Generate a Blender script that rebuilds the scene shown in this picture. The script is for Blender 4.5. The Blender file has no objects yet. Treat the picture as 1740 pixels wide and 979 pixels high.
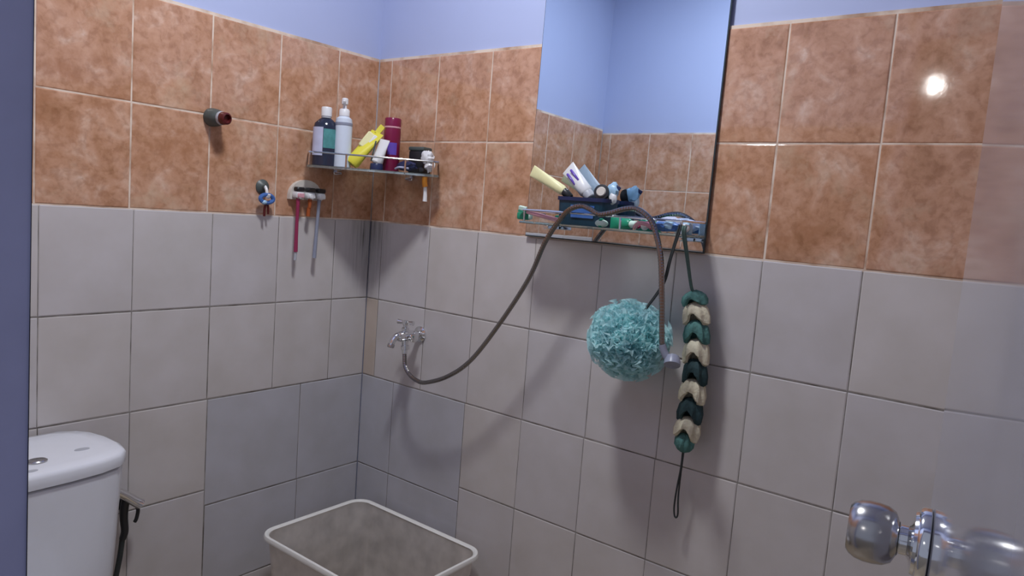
import bpy, bmesh, math, random
from mathutils import Vector, Matrix, noise

# ------------------------------------------------------------------ camera, world, lights, exposure
S = bpy.context.scene
COL = S.collection
F = 1.25          # all heights below are written from the brown/cream tile joint, 1.25 m above the floor
rnd = random.Random(7)

cam_d = bpy.data.cameras.new('camera')
cam = bpy.data.objects.new('camera', cam_d); COL.objects.link(cam)
cam_d.sensor_fit = 'HORIZONTAL'; cam_d.sensor_width = 36.0
cam_d.lens = 36.0 * 1227.7 / 1740.0
cam_d.clip_start = 0.01
YAW, PIT, ROL = -0.6473, -0.10463, 0.07707
fw = Vector((math.sin(YAW) * math.cos(PIT), math.cos(YAW) * math.cos(PIT), math.sin(PIT)))
rt = Vector((math.cos(YAW), -math.sin(YAW), 0)); up = rt.cross(fw)
r2 = rt * math.cos(ROL) + up * math.sin(ROL); u2 = up * math.cos(ROL) - rt * math.sin(ROL)
M4 = Matrix((r2, u2, -fw)).transposed().to_4x4()
M4.translation = Vector((1.7818, -1.5778, 0.0618 + F))
cam.matrix_world = M4
S.camera = cam

W = bpy.data.worlds.new('world'); S.world = W; W.use_nodes = True
bg = W.node_tree.nodes['Background']
bg.inputs['Color'].default_value = (0.72, 0.78, 1.0, 1); bg.inputs['Strength'].default_value = 0.36

ROOM_LIGHT = 17.5      # W, round ceiling lamp of the bathroom
HALL_GLOW = 170.0     # emission of the bare bulb in the hall behind the camera
S.view_settings.view_transform = 'Standard'; S.view_settings.look = 'None'
S.view_settings.gamma = 1.0; S.view_settings.use_curve_mapping = False
S.view_settings.exposure = 0.0

# ------------------------------------------------------------------ materials
def nt(name):
    m = bpy.data.materials.new(name); m.use_nodes = True
    n = m.node_tree; return m, n, n.nodes['Principled BSDF']

def mat(name, c, rough=0.5, metal=0.0, var=0.08, scale=40.0, spec=0.5, trans=0.0, bump=0.0, ior=1.45, emit=0.0):
    m, n, p = nt(name)
    tc = n.nodes.new('ShaderNodeTexCoord'); no = n.nodes.new('ShaderNodeTexNoise')
    no.inputs['Scale'].default_value = scale; no.inputs['Detail'].default_value = 3
    n.links.new(tc.outputs['Object'], no.inputs['Vector'])
    mx = n.nodes.new('ShaderNodeMix'); mx.data_type = 'RGBA'
    mx.inputs[6].default_value = (*[x * (1 - var) for x in c], 1)
    mx.inputs[7].default_value = (*[min(1, x * (1 + var)) for x in c], 1)
    n.links.new(no.outputs['Fac'], mx.inputs[0]); n.links.new(mx.outputs[2], p.inputs['Base Color'])
    p.inputs['Roughness'].default_value = rough; p.inputs['Metallic'].default_value = metal
    p.inputs['Specular IOR Level'].default_value = spec; p.inputs['Transmission Weight'].default_value = trans
    p.inputs['IOR'].default_value = ior
    if emit:
        p.inputs['Emission Color'].default_value = (*c, 1); p.inputs['Emission Strength'].default_value = emit
    if bump:
        b = n.nodes.new('ShaderNodeBump'); b.inputs['Strength'].default_value = bump; b.inputs['Distance'].default_value = 0.002
        n.links.new(no.outputs['Fac'], b.inputs['Height']); n.links.new(b.outputs['Normal'], p.inputs['Normal'])
    return m

def ramp(n, stops):
    r = n.nodes.new('ShaderNodeValToRGB'); e = r.color_ramp.elements
    e[0].position, e[0].color = stops[0][0], (*stops[0][1], 1)
    e[1].position, e[1].color = stops[-1][0], (*stops[-1][1], 1)
    for pos, c in stops[1:-1]:
        k = e.new(pos); k.color = (*c, 1)
    return r

def mathn(n, op, a, b=None):
    k = n.nodes.new('ShaderNodeMath'); k.operation = op
    for i, v in enumerate((a, b)):
        if v is None: continue
        if isinstance(v, (int, float)): k.inputs[i].default_value = v
        else: n.links.new(v, k.inputs[i])
    return k.outputs[0]

def tile_coords(n):
    tc = n.nodes.new('ShaderNodeTexCoord'); oi = n.nodes.new('ShaderNodeObjectInfo')
    ad = n.nodes.new('ShaderNodeVectorMath'); ad.operation = 'MULTIPLY_ADD'
    cb = n.nodes.new('ShaderNodeCombineXYZ')
    for i in range(3): n.links.new(oi.outputs['Random'], cb.inputs[i])
    n.links.new(cb.outputs[0], ad.inputs[0]); ad.inputs[1].default_value = (37, 91, 53)
    n.links.new(tc.outputs['Object'], ad.inputs[2])
    return ad.outputs[0], oi.outputs['Random']

def brown_tile():
    m, n, p = nt('marbled_brown_glaze')
    v, rn = tile_coords(n)
    a = n.nodes.new('ShaderNodeTexNoise'); a.inputs['Scale'].default_value = 13; a.inputs['Detail'].default_value = 9
    a.inputs['Roughness'].default_value = 0.60; a.inputs['Distortion'].default_value = 0.5
    n.links.new(v, a.inputs['Vector'])
    r = ramp(n, [(0.28, (0.36, 0.175, 0.09)), (0.44, (0.49, 0.26, 0.155)), (0.55, (0.55, 0.31, 0.20)), (0.66, (0.62, 0.40, 0.29)), (0.76, (0.70, 0.53, 0.43))])
    n.links.new(a.outputs['Fac'], r.inputs[0])
    b = n.nodes.new('ShaderNodeTexNoise'); b.inputs['Scale'].default_value = 60; b.inputs['Detail'].default_value = 6; b.inputs['Distortion'].default_value = 0.4
    n.links.new(v, b.inputs['Vector'])
    r2_ = ramp(n, [(0.36, (0.84, 0.80, 0.77)), (0.5, (1, 1, 1)), (0.72, (1.10, 1.14, 1.18))])
    n.links.new(b.outputs['Fac'], r2_.inputs[0])
    mx = n.nodes.new('ShaderNodeMix'); mx.data_type = 'RGBA'; mx.blend_type = 'MULTIPLY'; mx.inputs[0].default_value = 1
    n.links.new(r.outputs[0], mx.inputs[6]); n.links.new(r2_.outputs[0], mx.inputs[7])
    c_ = n.nodes.new('ShaderNodeTexNoise'); c_.inputs['Scale'].default_value = 7; c_.inputs['Detail'].default_value = 5; c_.inputs['Roughness'].default_value = 0.7
    off = n.nodes.new('ShaderNodeVectorMath'); off.inputs[1].default_value = (17, 5, 11); n.links.new(v, off.inputs[0]); n.links.new(off.outputs[0], c_.inputs['Vector'])
    r3_ = ramp(n, [(0.54, (0, 0, 0)), (0.74, (0.75, 0.75, 0.75))]); n.links.new(c_.outputs['Fac'], r3_.inputs[0])
    m4_ = n.nodes.new('ShaderNodeMix'); m4_.data_type = 'RGBA'; m4_.inputs[7].default_value = (0.60, 0.43, 0.30, 1)
    n.links.new(r3_.outputs[0], m4_.inputs[0]); n.links.new(mx.outputs[2], m4_.inputs[6])
    r4_ = ramp(n, [(0.28, (0.85, 0.85, 0.85)), (0.44, (0, 0, 0))]); n.links.new(c_.outputs['Fac'], r4_.inputs[0])
    m5_ = n.nodes.new('ShaderNodeMix'); m5_.data_type = 'RGBA'; m5_.inputs[7].default_value = (0.40, 0.185, 0.095, 1)
    n.links.new(r4_.outputs[0], m5_.inputs[0]); n.links.new(m4_.outputs[2], m5_.inputs[6])
    n.links.new(m5_.outputs[2], p.inputs['Base Color'])
    p.inputs['Roughness'].default_value = 0.06
    bp = n.nodes.new('ShaderNodeBump'); bp.inputs['Strength'].default_value = 0.05; bp.inputs['Distance'].default_value = 0.002
    n.links.new(a.outputs['Fac'], bp.inputs['Height']); n.links.new(bp.outputs['Normal'], p.inputs['Normal'])
    return m

def cream_tile(name, c0, c1):
    m, n, p = nt(name)
    v, rn = tile_coords(n)
    mx = n.nodes.new('ShaderNodeMix'); mx.data_type = 'RGBA'
    mx.inputs[6].default_value = (*c0, 1); mx.inputs[7].default_value = (*c1, 1)
    n.links.new(rn, mx.inputs[0])
    a = n.nodes.new('ShaderNodeTexNoise'); a.inputs['Scale'].default_value = 9; a.inputs['Detail'].default_value = 4
    n.links.new(v, a.inputs['Vector'])
    r = ramp(n, [(0.3, (0.93, 0.92, 0.90)), (0.7, (1.04, 1.04, 1.05))]); n.links.new(a.outputs['Fac'], r.inputs[0])
    m2 = n.nodes.new('ShaderNodeMix'); m2.data_type = 'RGBA'; m2.blend_type = 'MULTIPLY'; m2.inputs[0].default_value = 1
    n.links.new(mx.outputs[2], m2.inputs[6]); n.links.new(r.outputs[0], m2.inputs[7])
    # soap and mould streaks that run down the corner under the shelf
    g = n.nodes.new('ShaderNodeNewGeometry'); sp = n.nodes.new('ShaderNodeSeparateXYZ'); n.links.new(g.outputs['Position'], sp.inputs[0])
    dist = mathn(n, 'ADD', sp.outputs[0], mathn(n, 'ABSOLUTE', sp.outputs[1]))
    near = mathn(n, 'SUBTRACT', 1.0, mathn(n, 'DIVIDE', dist, 0.11)); 
    zz = mathn(n, 'SUBTRACT', 1.0, mathn(n, 'DIVIDE', mathn(n, 'ABSOLUTE', mathn(n, 'SUBTRACT', sp.outputs[2], F - 0.05)), 0.22))
    st = n.nodes.new('ShaderNodeTexNoise'); st.inputs['Scale'].default_value = 1.0; st.inputs['Detail'].default_value = 4
    mp = n.nodes.new('ShaderNodeMapping'); mp.inputs['Scale'].default_value = (130, 130, 7); n.links.new(g.outputs['Position'], mp.inputs[0]); n.links.new(mp.outputs[0], st.inputs['Vector'])
    k = n.nodes.new('ShaderNodeMath'); k.operation = 'MULTIPLY'; k.use_clamp = True
    n1 = n.nodes.new('ShaderNodeMath'); n1.operation = 'MAXIMUM'; n1.inputs[1].default_value = 0; n.links.new(near, n1.inputs[0])
    n2 = n.nodes.new('ShaderNodeMath'); n2.operation = 'MAXIMUM'; n2.inputs[1].default_value = 0; n.links.new(zz, n2.inputs[0])
    n.links.new(mathn(n, 'MULTIPLY', n1.outputs[0], n2.outputs[0]), k.inputs[0])
    n.links.new(mathn(n, 'MULTIPLY', mathn(n, 'POWER', st.outputs['Fac'], 2.2), 2.6), k.inputs[1])
    m3 = n.nodes.new('ShaderNodeMix'); m3.data_type = 'RGBA'; m3.inputs[7].default_value = (0.16, 0.155, 0.14, 1)
    n.links.new(k.outputs[0], m3.inputs[0]); n.links.new(m2.outputs[2], m3.inputs[6])
    n.links.new(m3.outputs[2], p.inputs['Base Color'])
    p.inputs['Roughness'].default_value = 0.22
    return m

def grout_mat():
    m, n, p = nt('grout')
    g = n.nodes.new('ShaderNodeNewGeometry'); sp = n.nodes.new('ShaderNodeSeparateXYZ'); n.links.new(g.outputs['Position'], sp.inputs[0])
    no = n.nodes.new('ShaderNodeTexNoise'); no.inputs['Scale'].default_value = 14; no.inputs['Detail'].default_value = 5
    n.links.new(g.outputs['Position'], no.inputs['Vector'])
    lo = ramp(n, [(0.35, (0.10, 0.085, 0.07)), (0.62, (0.30, 0.28, 0.26))]); hi = ramp(n, [(0.32, (0.42, 0.26, 0.17)), (0.55, (0.74, 0.61, 0.50))])
    n.links.new(no.outputs['Fac'], lo.inputs[0]); n.links.new(no.outputs['Fac'], hi.inputs[0])
    gt = mathn(n, 'GREATER_THAN', sp.outputs[2], F - 0.004)
    mx = n.nodes.new('ShaderNodeMix'); mx.data_type = 'RGBA'
    n.links.new(gt, mx.inputs[0]); n.links.new(lo.outputs[0], mx.inputs[6]); n.links.new(hi.outputs[0], mx.inputs[7])
    n.links.new(mx.outputs[2], p.inputs['Base Color']); p.inputs['Roughness'].default_value = 0.85
    return m

def sheer(name, c, rough, transp, transl):
    """thin plastic or netting: diffuse + translucent + a little see-through"""
    m, n, p = nt(name)
    p.inputs['Base Color'].default_value = (*c, 1); p.inputs['Roughness'].default_value = rough
    tc = n.nodes.new('ShaderNodeTexCoord'); no = n.nodes.new('ShaderNodeTexNoise'); no.inputs['Scale'].default_value = 22
    n.links.new(tc.outputs['Object'], no.inputs['Vector'])
    r = ramp(n, [(0.3, tuple(x * 0.86 for x in c)), (0.7, tuple(min(1, x * 1.1) for x in c))]); n.links.new(no.outputs['Fac'], r.inputs[0])
    n.links.new(r.outputs[0], p.inputs['Base Color'])
    t = n.nodes.new('ShaderNodeBsdfTranslucent'); n.links.new(r.outputs[0], t.inputs[0])
    q = n.nodes.new('ShaderNodeBsdfTransparent'); q.inputs[0].default_value = (*[0.6 + 0.4 * x for x in c], 1)
    a = n.nodes.new('ShaderNodeMixShader'); a.inputs[0].default_value = transl
    b = n.nodes.new('ShaderNodeMixShader'); b.inputs[0].default_value = transp
    n.links.new(p.outputs[0], a.inputs[1]); n.links.new(t.outputs[0], a.inputs[2])
    n.links.new(a.outputs[0], b.inputs[1]); n.links.new(q.outputs[0], b.inputs[2])
    n.links.new(b.outputs[0], n.nodes['Material Output'].inputs[0])
    return m

BROWN = brown_tile()
CREAM = cream_tile('cream_glaze', (0.555, 0.525, 0.53), (0.58, 0.54, 0.52))
BLUE = cream_tile('blue_grey_glaze', (0.47, 0.47, 0.51), (0.49, 0.48, 0.515))
TAN = cream_tile('tan_glaze', (0.50, 0.42, 0.36), (0.52, 0.44, 0.38))
GROUT = grout_mat()
PAINT = mat('pale_blue_paint', (0.42, 0.475, 0.70), 0.6, var=0.05, scale=3)
CEIL = mat('white_ceiling_paint', (0.72, 0.74, 0.80), 0.7, var=0.03, scale=3)
JAMB = mat('slate_blue_gloss_paint', (0.47, 0.49, 0.71), 0.35, var=0.16, scale=18)
DOORM = mat('grey_door_laminate', (0.30, 0.30, 0.35), 0.07, var=0.03, scale=8)
FLOORM = mat('grey_floor_tile', (0.44, 0.36, 0.26), 0.4, var=0.12, scale=6)
CHROME = mat('chrome', (0.78, 0.79, 0.80), 0.10, 1.0, var=0.03)
STEEL = mat('brushed_steel', (0.48, 0.47, 0.47), 0.22, 1.0, var=0.06)
HOSEM = mat('steel_hose_sleeve', (0.25, 0.235, 0.23), 0.15, 1.0, var=0.10)
MIRROR = mat('mirror_silver', (0.74, 0.84, 0.93), 0.015, 1.0, var=0.0)
MEDGE = mat('mirror_edge_glass', (0.035, 0.05, 0.055), 0.2, var=0.1)
GLASS = mat('clear_glass', (0.86, 0.95, 0.92), 0.03, trans=0.9, var=0.01)
CERAM = mat('white_ceramic', (0.74, 0.75, 0.80), 0.10, var=0.02)
WHITE = mat('white_plastic', (0.75, 0.75, 0.76), 0.35, var=0.04)
OFFW = mat('off_white_plastic', (0.64, 0.59, 0.53), 0.4, var=0.08)
BLACK = mat('black_plastic', (0.018, 0.018, 0.020), 0.35)
DGREEN = mat('dark_green_grey_plastic', (0.075, 0.09, 0.085), 0.4, var=0.2)
DRED = mat('dark_red_plastic', (0.10, 0.012, 0.012), 0.35)
NAVY = mat('navy_plastic', (0.018, 0.028, 0.085), 0.3, var=0.2)
DTEAL = mat('dark_blue_teal_plastic', (0.012, 0.045, 0.075), 0.3, var=0.3)
TEALP = mat('teal_label', (0.08, 0.27, 0.27), 0.4, var=0.5, scale=60)
DGLASS = mat('dark_bottle', (0.025, 0.03, 0.055), 0.12, var=0.1)
LAVEN = mat('pale_lavender_label', (0.50, 0.52, 0.68), 0.4, var=0.2)
SPRAYB = mat('pale_blue_bottle', (0.62, 0.68, 0.78), 0.3, var=0.05)
GREYP = mat('grey_plastic', (0.42, 0.43, 0.47), 0.4)
YELLOW = mat('yellow_tube', (0.74, 0.66, 0.06), 0.35, var=0.12)
PYELL = mat('pale_yellow_print', (0.80, 0.76, 0.42), 0.4, var=0.12)
MAROON = mat('maroon_plastic', (0.20, 0.012, 0.055), 0.22, var=0.12)
PINK = mat('pink_plastic', (0.66, 0.33, 0.38), 0.35, var=0.15)
REDP = mat('wine_red_plastic', (0.30, 0.03, 0.09), 0.3, var=0.1)
ORANGE = mat('orange_plastic', (0.70, 0.27, 0.03), 0.35)
GREEN = mat('green_plastic', (0.02, 0.28, 0.16), 0.3, var=0.2)
PMINT = mat('pale_mint_plastic', (0.62, 0.80, 0.70), 0.35)
SKYB = mat('light_blue_wrapper', (0.36, 0.55, 0.72), 0.3, var=0.25, scale=90)
BLUEP = mat('blue_plastic', (0.06, 0.15, 0.42), 0.3, var=0.2)
VIOL = mat('violet_print', (0.13, 0.07, 0.42), 0.35, var=0.2)
GREYB = mat('grey_blue_plastic', (0.26, 0.28, 0.36), 0.35, var=0.1)
CORDM = mat('dark_cord', (0.035, 0.04, 0.04), 0.8, var=0.3, scale=200)
GCORD = mat('green_grey_cord', (0.09, 0.15, 0.135), 0.8, var=0.3, scale=200)
SCRUBT = mat('teal_netting', (0.075, 0.19, 0.175), 0.85, var=0.45, scale=150, bump=0.8)
SCRUBD = mat('dark_teal_netting', (0.022, 0.05, 0.055), 0.85, var=0.45, scale=150, bump=0.8)
SCRUBC = mat('cream_netting', (0.60, 0.55, 0.41), 0.85, var=0.18, scale=150, bump=0.8)
PUFF = sheer('aqua_bath_netting', (0.64, 0.93, 0.97), 0.6, 0.26, 0.45)
PUFFD = sheer('deep_aqua_bath_netting', (0.42, 0.68, 0.74), 0.6, 0.10, 0.30)
BINM = sheer('milky_bin_plastic', (0.86, 0.82, 0.78), 0.35, 0.34, 0.50)
BINR = mat('milky_bin_rim', (0.84, 0.82, 0.78), 0.3, var=0.05)
BRISTLE = mat('white_bristles', (0.75, 0.73, 0.74), 0.7)
BRISTLED = mat('black_bristles', (0.02, 0.02, 0.022), 0.8)
BULB = mat('lamp_glow', (1.0, 0.97, 0.93), 0.4, emit=HALL_GLOW)
GLOBE = mat('opal_lamp_glow', (0.97, 0.98, 1.0), 0.4, emit=5.0)

# ------------------------------------------------------------------ mesh helpers (world coordinates, z from the tile joint)
V = Vector
class B:
    def __init__(s): s.bm = bmesh.new()
    def box(s, c, size, rot=None, bevel=0.0, seg=1):
        r = bmesh.ops.create_cube(s.bm, size=1.0); vs = r['verts']
        bmesh.ops.scale(s.bm, vec=V(size), verts=vs)
        if bevel:
            es = list({e for v in vs for e in v.link_edges})
            q = bmesh.ops.bevel(s.bm, geom=es, offset=bevel, segments=seg, affect='EDGES', profile=0.5)
            vs = [v for v in set(q['verts']) | set(v for v in vs if v.is_valid)]
        if rot is not None: bmesh.ops.rotate(s.bm, cent=(0, 0, 0), matrix=rot, verts=vs)
        bmesh.ops.translate(s.bm, vec=V(c), verts=vs); return s
    def rings(s, rings, cap0=True, cap1=True, closed=False):
        vr = [[s.bm.verts.new(p) for p in r] for r in rings]
        n = len(vr[0]); m = len(vr)
        for i in range(m if closed else m - 1):
            a, b = vr[i], vr[(i + 1) % m]
            for j in range(n):
                s.bm.faces.new((a[j], a[(j + 1) % n], b[(j + 1) % n], b[j]))
        if not closed:
            if cap0: s.bm.faces.new(list(reversed(vr[0])))
            if cap1: s.bm.faces.new(vr[-1])
        return s
    def lathe(s, prof, o, axis=(0, 0, 1), seg=24, cap=True, sx=1.0, sy=1.0, ruf=0.0, rn=6, ref=None):
        ax = V(axis).normalized(); t = V(ref) if ref else (V((1, 0, 0)) if abs(ax.x) < 0.9 else V((0, 1, 0)))
        u = (t - ax * t.dot(ax)).normalized(); w = ax.cross(u); o = V(o); R = []
        for r, h in prof:
            ring = []
            for k in range(seg):
                a = 2 * math.pi * k / seg; q = r * (1 + ruf * math.sin(rn * a))
                ring.append(o + ax * h + u * (math.cos(a) * q * sx) + w * (math.sin(a) * q * sy))
            R.append(ring)
        return s.rings(R, cap, cap)
    def tube(s, pts, rad, seg=8, closed=False, smooth=0, cap=True):
        pts = [V(p) for p in pts]
        if smooth: pts = catmull(pts, smooth, closed)
        n = len(pts); rr = rad if callable(rad) else (lambda t: rad)
        R = []; prev = None
        for i, p in enumerate(pts):
            a = pts[(i + 1) % n] if (closed or i < n - 1) else p
            b = pts[(i - 1) % n] if (closed or i > 0) else p
            d = (a - b).normalized()
            if prev is None:
                h = V((0, 0, 1)) if abs(d.z) < 0.9 else V((1, 0, 0)); u = (h - d * h.dot(d)).normalized()
            else:
                u = (prev - d * prev.dot(d)).normalized()
            prev = u; w = d.cross(u); r = rr(i / max(1, n - 1))
            R.append([p + (u * math.cos(2 * math.pi * k / seg) + w * math.sin(2 * math.pi * k / seg)) * r for k in range(seg)])
        return s.rings(R, cap, cap, closed)
    def loft(s, outl, levels):
        """levels: (z, scale, cx, cy) of an xy outline scaled about cx, cy"""
        R = []
        for z, k, cx, cy in levels: R.append([V((cx + (x - cx) * k, cy + (y - cy) * k, z)) for x, y in outl])
        return s.rings(R)
    def ball(s, c, r, scale=(1, 1, 1), seg=16):
        q = bmesh.ops.create_uvsphere(s.bm, u_segments=seg, v_segments=max(6, seg // 2), radius=r)
        bmesh.ops.scale(s.bm, vec=V(scale), verts=q['verts']); bmesh.ops.translate(s.bm, vec=V(c), verts=q['verts']); return s
    def quad(s, a, b, c, d): s.bm.faces.new([s.bm.verts.new(V(p)) for p in (a, b, c, d)]); return s

def catmull(p, k, closed=False):
    out = []; n = len(p)
    for i in range(n if closed else n - 1):
        g = lambda j: p[j % n] if closed else p[max(0, min(n - 1, j))]
        a, b, c, d = g(i - 1), g(i), g(i + 1), g(i + 2)
        for q in range(k):
            t = q / k
            out.append(0.5 * ((2 * b) + (c - a) * t + (2 * a - 5 * b + 4 * c - d) * t * t + (3 * b - a - 3 * c + d) * t ** 3))
    if not closed: out.append(p[-1])
    return out

ORG = {}
def obj(name, b, m, parent=None, origin=None, smooth=True, kind=None):
    me = bpy.data.meshes.new(name); bm = b.bm
    bmesh.ops.recalc_face_normals(bm, faces=bm.faces)
    if parent is not None:
        org = ORG[parent.name]
    else:
        org = V(origin) if origin is not None else V((0, 0, -F))
    bmesh.ops.translate(bm, vec=-org, verts=bm.verts)
    bm.to_mesh(me); bm.free()
    if smooth:
        me.polygons.foreach_set('use_smooth', [True] * len(me.polygons)); me.set_sharp_from_angle(angle=math.radians(38))
    me.materials.append(m)
    o = bpy.data.objects.new(name, me); COL.objects.link(o)
    if parent is not None: o.parent = parent
    else: o.location = org + V((0, 0, F))
    ORG[o.name] = org
    if kind: o['kind'] = kind
    return o

def thing(name, label, cat, base, group=None):
    o = bpy.data.objects.new(name, None); COL.objects.link(o); o.empty_display_size = 0.03
    o.location = V(base) + V((0, 0, F)); ORG[o.name] = V(base)
    o['label'] = label; o['category'] = cat
    if group: o['group'] = group
    return o

def tag(o, label, cat, group=None):
    o['label'] = label; o['category'] = cat
    if group: o['group'] = group
    return o

def rotm(a, b):      # rotation that carries direction a onto b
    return V(a).rotation_difference(V(b)).to_matrix()

# ------------------------------------------------------------------ room shell
Y_F = -1.40; T_F = 0.12; X_R = 1.97; Z_C = 1.35; J_L = 1.264; J_R = 1.822; HEAD = 0.78
BK = 0.007           # tile faces lie in x = 0 and y = 0; the masonry stands 7 mm behind them
fl = obj('floor', B().box((0.9, -1.4, -F - 0.05), (4.4, 6.0, 0.1)), FLOORM, kind='structure', smooth=False)
ce = obj('ceiling', B().box((0.95, -0.75, Z_C + 0.05), (2.4, 1.8, 0.1)), CEIL, kind='structure', smooth=False)
hgt = F + Z_C; zc = (Z_C - F) / 2
wl = obj('wall_left', B().box((-BK - 0.05, -0.70, zc), (0.1, 1.62, hgt)), PAINT, kind='structure', smooth=False)
wb = obj('wall_back', B().box((X_R / 2, BK + 0.05, zc), (X_R + 0.3, 0.1, hgt)), PAINT, kind='structure', smooth=False)
wr = obj('wall_right', B().box((X_R + BK + 0.05, -0.70, zc), (0.1, 1.62, hgt)), PAINT, kind='structure', smooth=False)
yf = Y_F - BK - 0.056
b = B().box((J_L / 2 - 0.01, yf, zc), (J_L - 0.02 + 0.02, 0.112, hgt)).box(((J_R + 0.02 + X_R + 0.1) / 2, yf, zc), (X_R + 0.1 - J_R - 0.02, 0.112, hgt))
b.box(((J_L + J_R) / 2, yf, (HEAD + 0.02 + Z_C) / 2), (J_R - J_L + 0.06, 0.112, Z_C - HEAD - 0.02))
wf = obj('wall_front', b, PAINT, kind='structure', smooth=False)
# painted door frame lining the opening (its left reveal leans a little)
b = B()
y0, y1 = Y_F - 0.128, Y_F + 0.002
for xa, xb in (((1.2405, J_L + 0.009), (1.2415, J_L - 0.026)),):
    b.rings([[V((xb[0], y0, -F)), V((xb[1], y0, -F)), V((xb[1], y1, -F)), V((xb[0], y1, -F))],
             [V((xa[0], y0, HEAD)), V((xa[1], y0, HEAD)), V((xa[1], y1, HEAD)), V((xa[0], y1, HEAD))]])
b.box((J_R + 0.014, (y0 + y1) / 2, (HEAD - F) / 2), (0.028, y1 - y0, HEAD + F))
b.box(((J_L + J_R) / 2, (y0 + y1) / 2, HEAD + 0.014), (J_R - J_L + 0.05, y1 - y0, 0.028))
obj('trim_1', b, JAMB, kind='structure', smooth=False)

# tiles: every tile its own object, alike ones share a mesh
TM = {}
def tile_mesh(w, h, m):
    key = (round(w, 4), round(h, 4), m.name)
    if key in TM: return TM[key]
    d, e, p = 0.0062, 0.0022, 0.0009
    x, z = w / 2, h / 2
    vs = [(-x, d, -z), (x, d, -z), (x, d, z), (-x, d, z), (-x, p, -z), (x, p, -z), (x, p, z), (-x, p, z),
          (-x + e, 0, -z + e), (x - e, 0, -z + e), (x - e, 0, z - e), (-x + e, 0, z - e)]
    fs = [(8, 9, 10, 11)] + [(4 + i, 4 + (i + 1) % 4, 8 + (i + 1) % 4, 8 + i) for i in range(4)] + [(i, (i + 1) % 4, 4 + (i + 1) % 4, 4 + i) for i in range(4)]
    me = bpy.data.meshes.new('tile'); me.from_pydata(vs, [], fs); me.materials.append(m); TM[key] = me; return me

def tile_wall(wall, place, rotz, cells, gap_b=0.0036, gap_c=0.0030, gap_v=0.0018):
    """cells: (s0, s1, z0, z1, material); place(s) -> xy point on the wall face"""
    for s0, s1, z0, z1, m in cells:
        g = gap_b if m is BROWN else gap_c
        if s1 - s0 < 0.012: continue
        o = bpy.data.objects.new('tile', tile_mesh(s1 - s0 - (g if m is BROWN else gap_v), z1 - z0 - g, m)); COL.objects.link(o)
        x, y = place((s0 + s1) / 2); o.parent = wall
        j = rnd.uniform(-0.0004, 0.0004)
        o.location = (x + (j if rotz else 0), y + (0 if rotz else j), (z0 + z1) / 2 + F)
        o.rotation_euler = (rnd.uniform(-.0012, .0012), 0, rotz + rnd.uniform(-.0012, .0012))

def row(joints, z0, z1, m, over={}):
    return [(a, c, z0, z1, over.get(i, m)) for i, (a, c) in enumerate(zip(joints, joints[1:]))]

# wall_left
bj = [0, .156, .357, .559, .757, .958, 1.159, 1.360, 1.40]; cj = [0, .141, .341, .543, .746, .949, 1.150, 1.351, 1.40]
cells = row(bj, .25, .50, BROWN) + row(bj, 0, .25, BROWN) + row(cj, -.25, 0, CREAM) + row(cj, -.503, -.25, CREAM)
low = [.541, .745, .948, 1.15, 1.351, 1.40]
cells += row([0, .241, .541], -.803, -.503, BLUE) + row(low, -.758, -.503, CREAM)
cells += row([0, .239, .539], -1.05, -.803, BLUE, {}) + row(low, -1.01, -.758, CREAM) + row([0, .239, .539], -1.25, -1.05, CREAM) + row(low, -1.25, -1.01, CREAM)
tile_wall(wl, lambda s: (0.0, -s), math.pi / 2, cells)
# wall_back
bj = [0, .058, .259, .461, .662, .863, 1.065, 1.266, 1.468, 1.670, 1.871, X_R]; cj = [0, .055, .264, .453, .657, .860, 1.062, 1.264, 1.465, 1.667, 1.868, X_R]
cells = row(bj, .25, .50, BROWN) + row(bj, 0, .25, BROWN) + row(cj, -.25, 0, CREAM) + row(cj, -.503, -.25, CREAM, {0: TAN})
low = [.449, .655, .858, 1.06, 1.263, 1.465, 1.667, 1.868, X_R]
cells += row([0, .147, .449], -.803, -.503, BLUE) + row(low, -.758, -.503, CREAM)
cells += row([0, .147, .449], -1.05, -.803, BLUE) + row(low, -1.01, -.758, CREAM) + row([0, .147, .449], -1.25, -1.05, CREAM) + row(low, -1.25, -1.01, CREAM)
tile_wall(wb, lambda s: (s, 0.0), 0.0, cells)
# wall_front (seen in the mirror) and wall_right
fj = [0.0, .045, .246, .448, .65, .851, 1.053, J_L - 0.026]
cells = []
for z0, z1, m in ((.25, .5, BROWN), (0, .25, BROWN), (-.25, 0, CREAM), (-.503, -.25, CREAM), (-.758, -.503, CREAM), (-1.01, -.758, CREAM), (-1.25, -1.01, CREAM)):
    cells += row(fj, max(z0 - .016, -1.25), z1 - .016, m)
tile_wall(wf, lambda s: (s, Y_F), math.pi, cells)
rj = [0, .2, .4, .6, .8, 1.0, 1.2, 1.4]
cells = []
for z0, z1, m in ((.25, .5, BROWN), (0, .25, BROWN), (-.25, 0, CREAM), (-.503, -.25, CREAM), (-.758, -.503, CREAM), (-1.01, -.758, CREAM), (-1.25, -1.01, CREAM)):
    cells += row(rj, z0, z1, m)
tile_wall(wr, lambda s: (X_R, -s), -math.pi / 2, cells)
# grout beds between and behind the tiles
GF, GT = 0.0011, 0.0062
for w_, c_, s_ in ((wl, (-(GF + GT) / 2, -.70, (.506 - F) / 2), (GT - GF, 1.40, F + .506)),
                   (wb, (X_R / 2, (GF + GT) / 2, (.506 - F) / 2), (X_R, GT - GF, F + .506)),
                   (wr, (X_R + (GF + GT) / 2, -.70, (.506 - F) / 2), (GT - GF, 1.40, F + .506)),
                   (wf, ((J_L - .026) / 2, Y_F - (GF + GT) / 2, (.489 - F) / 2), (J_L - .026, GT - GF, F + .489))):
    obj('grout_bed', B().box(c_, s_), GROUT, w_, smooth=False)

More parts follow.
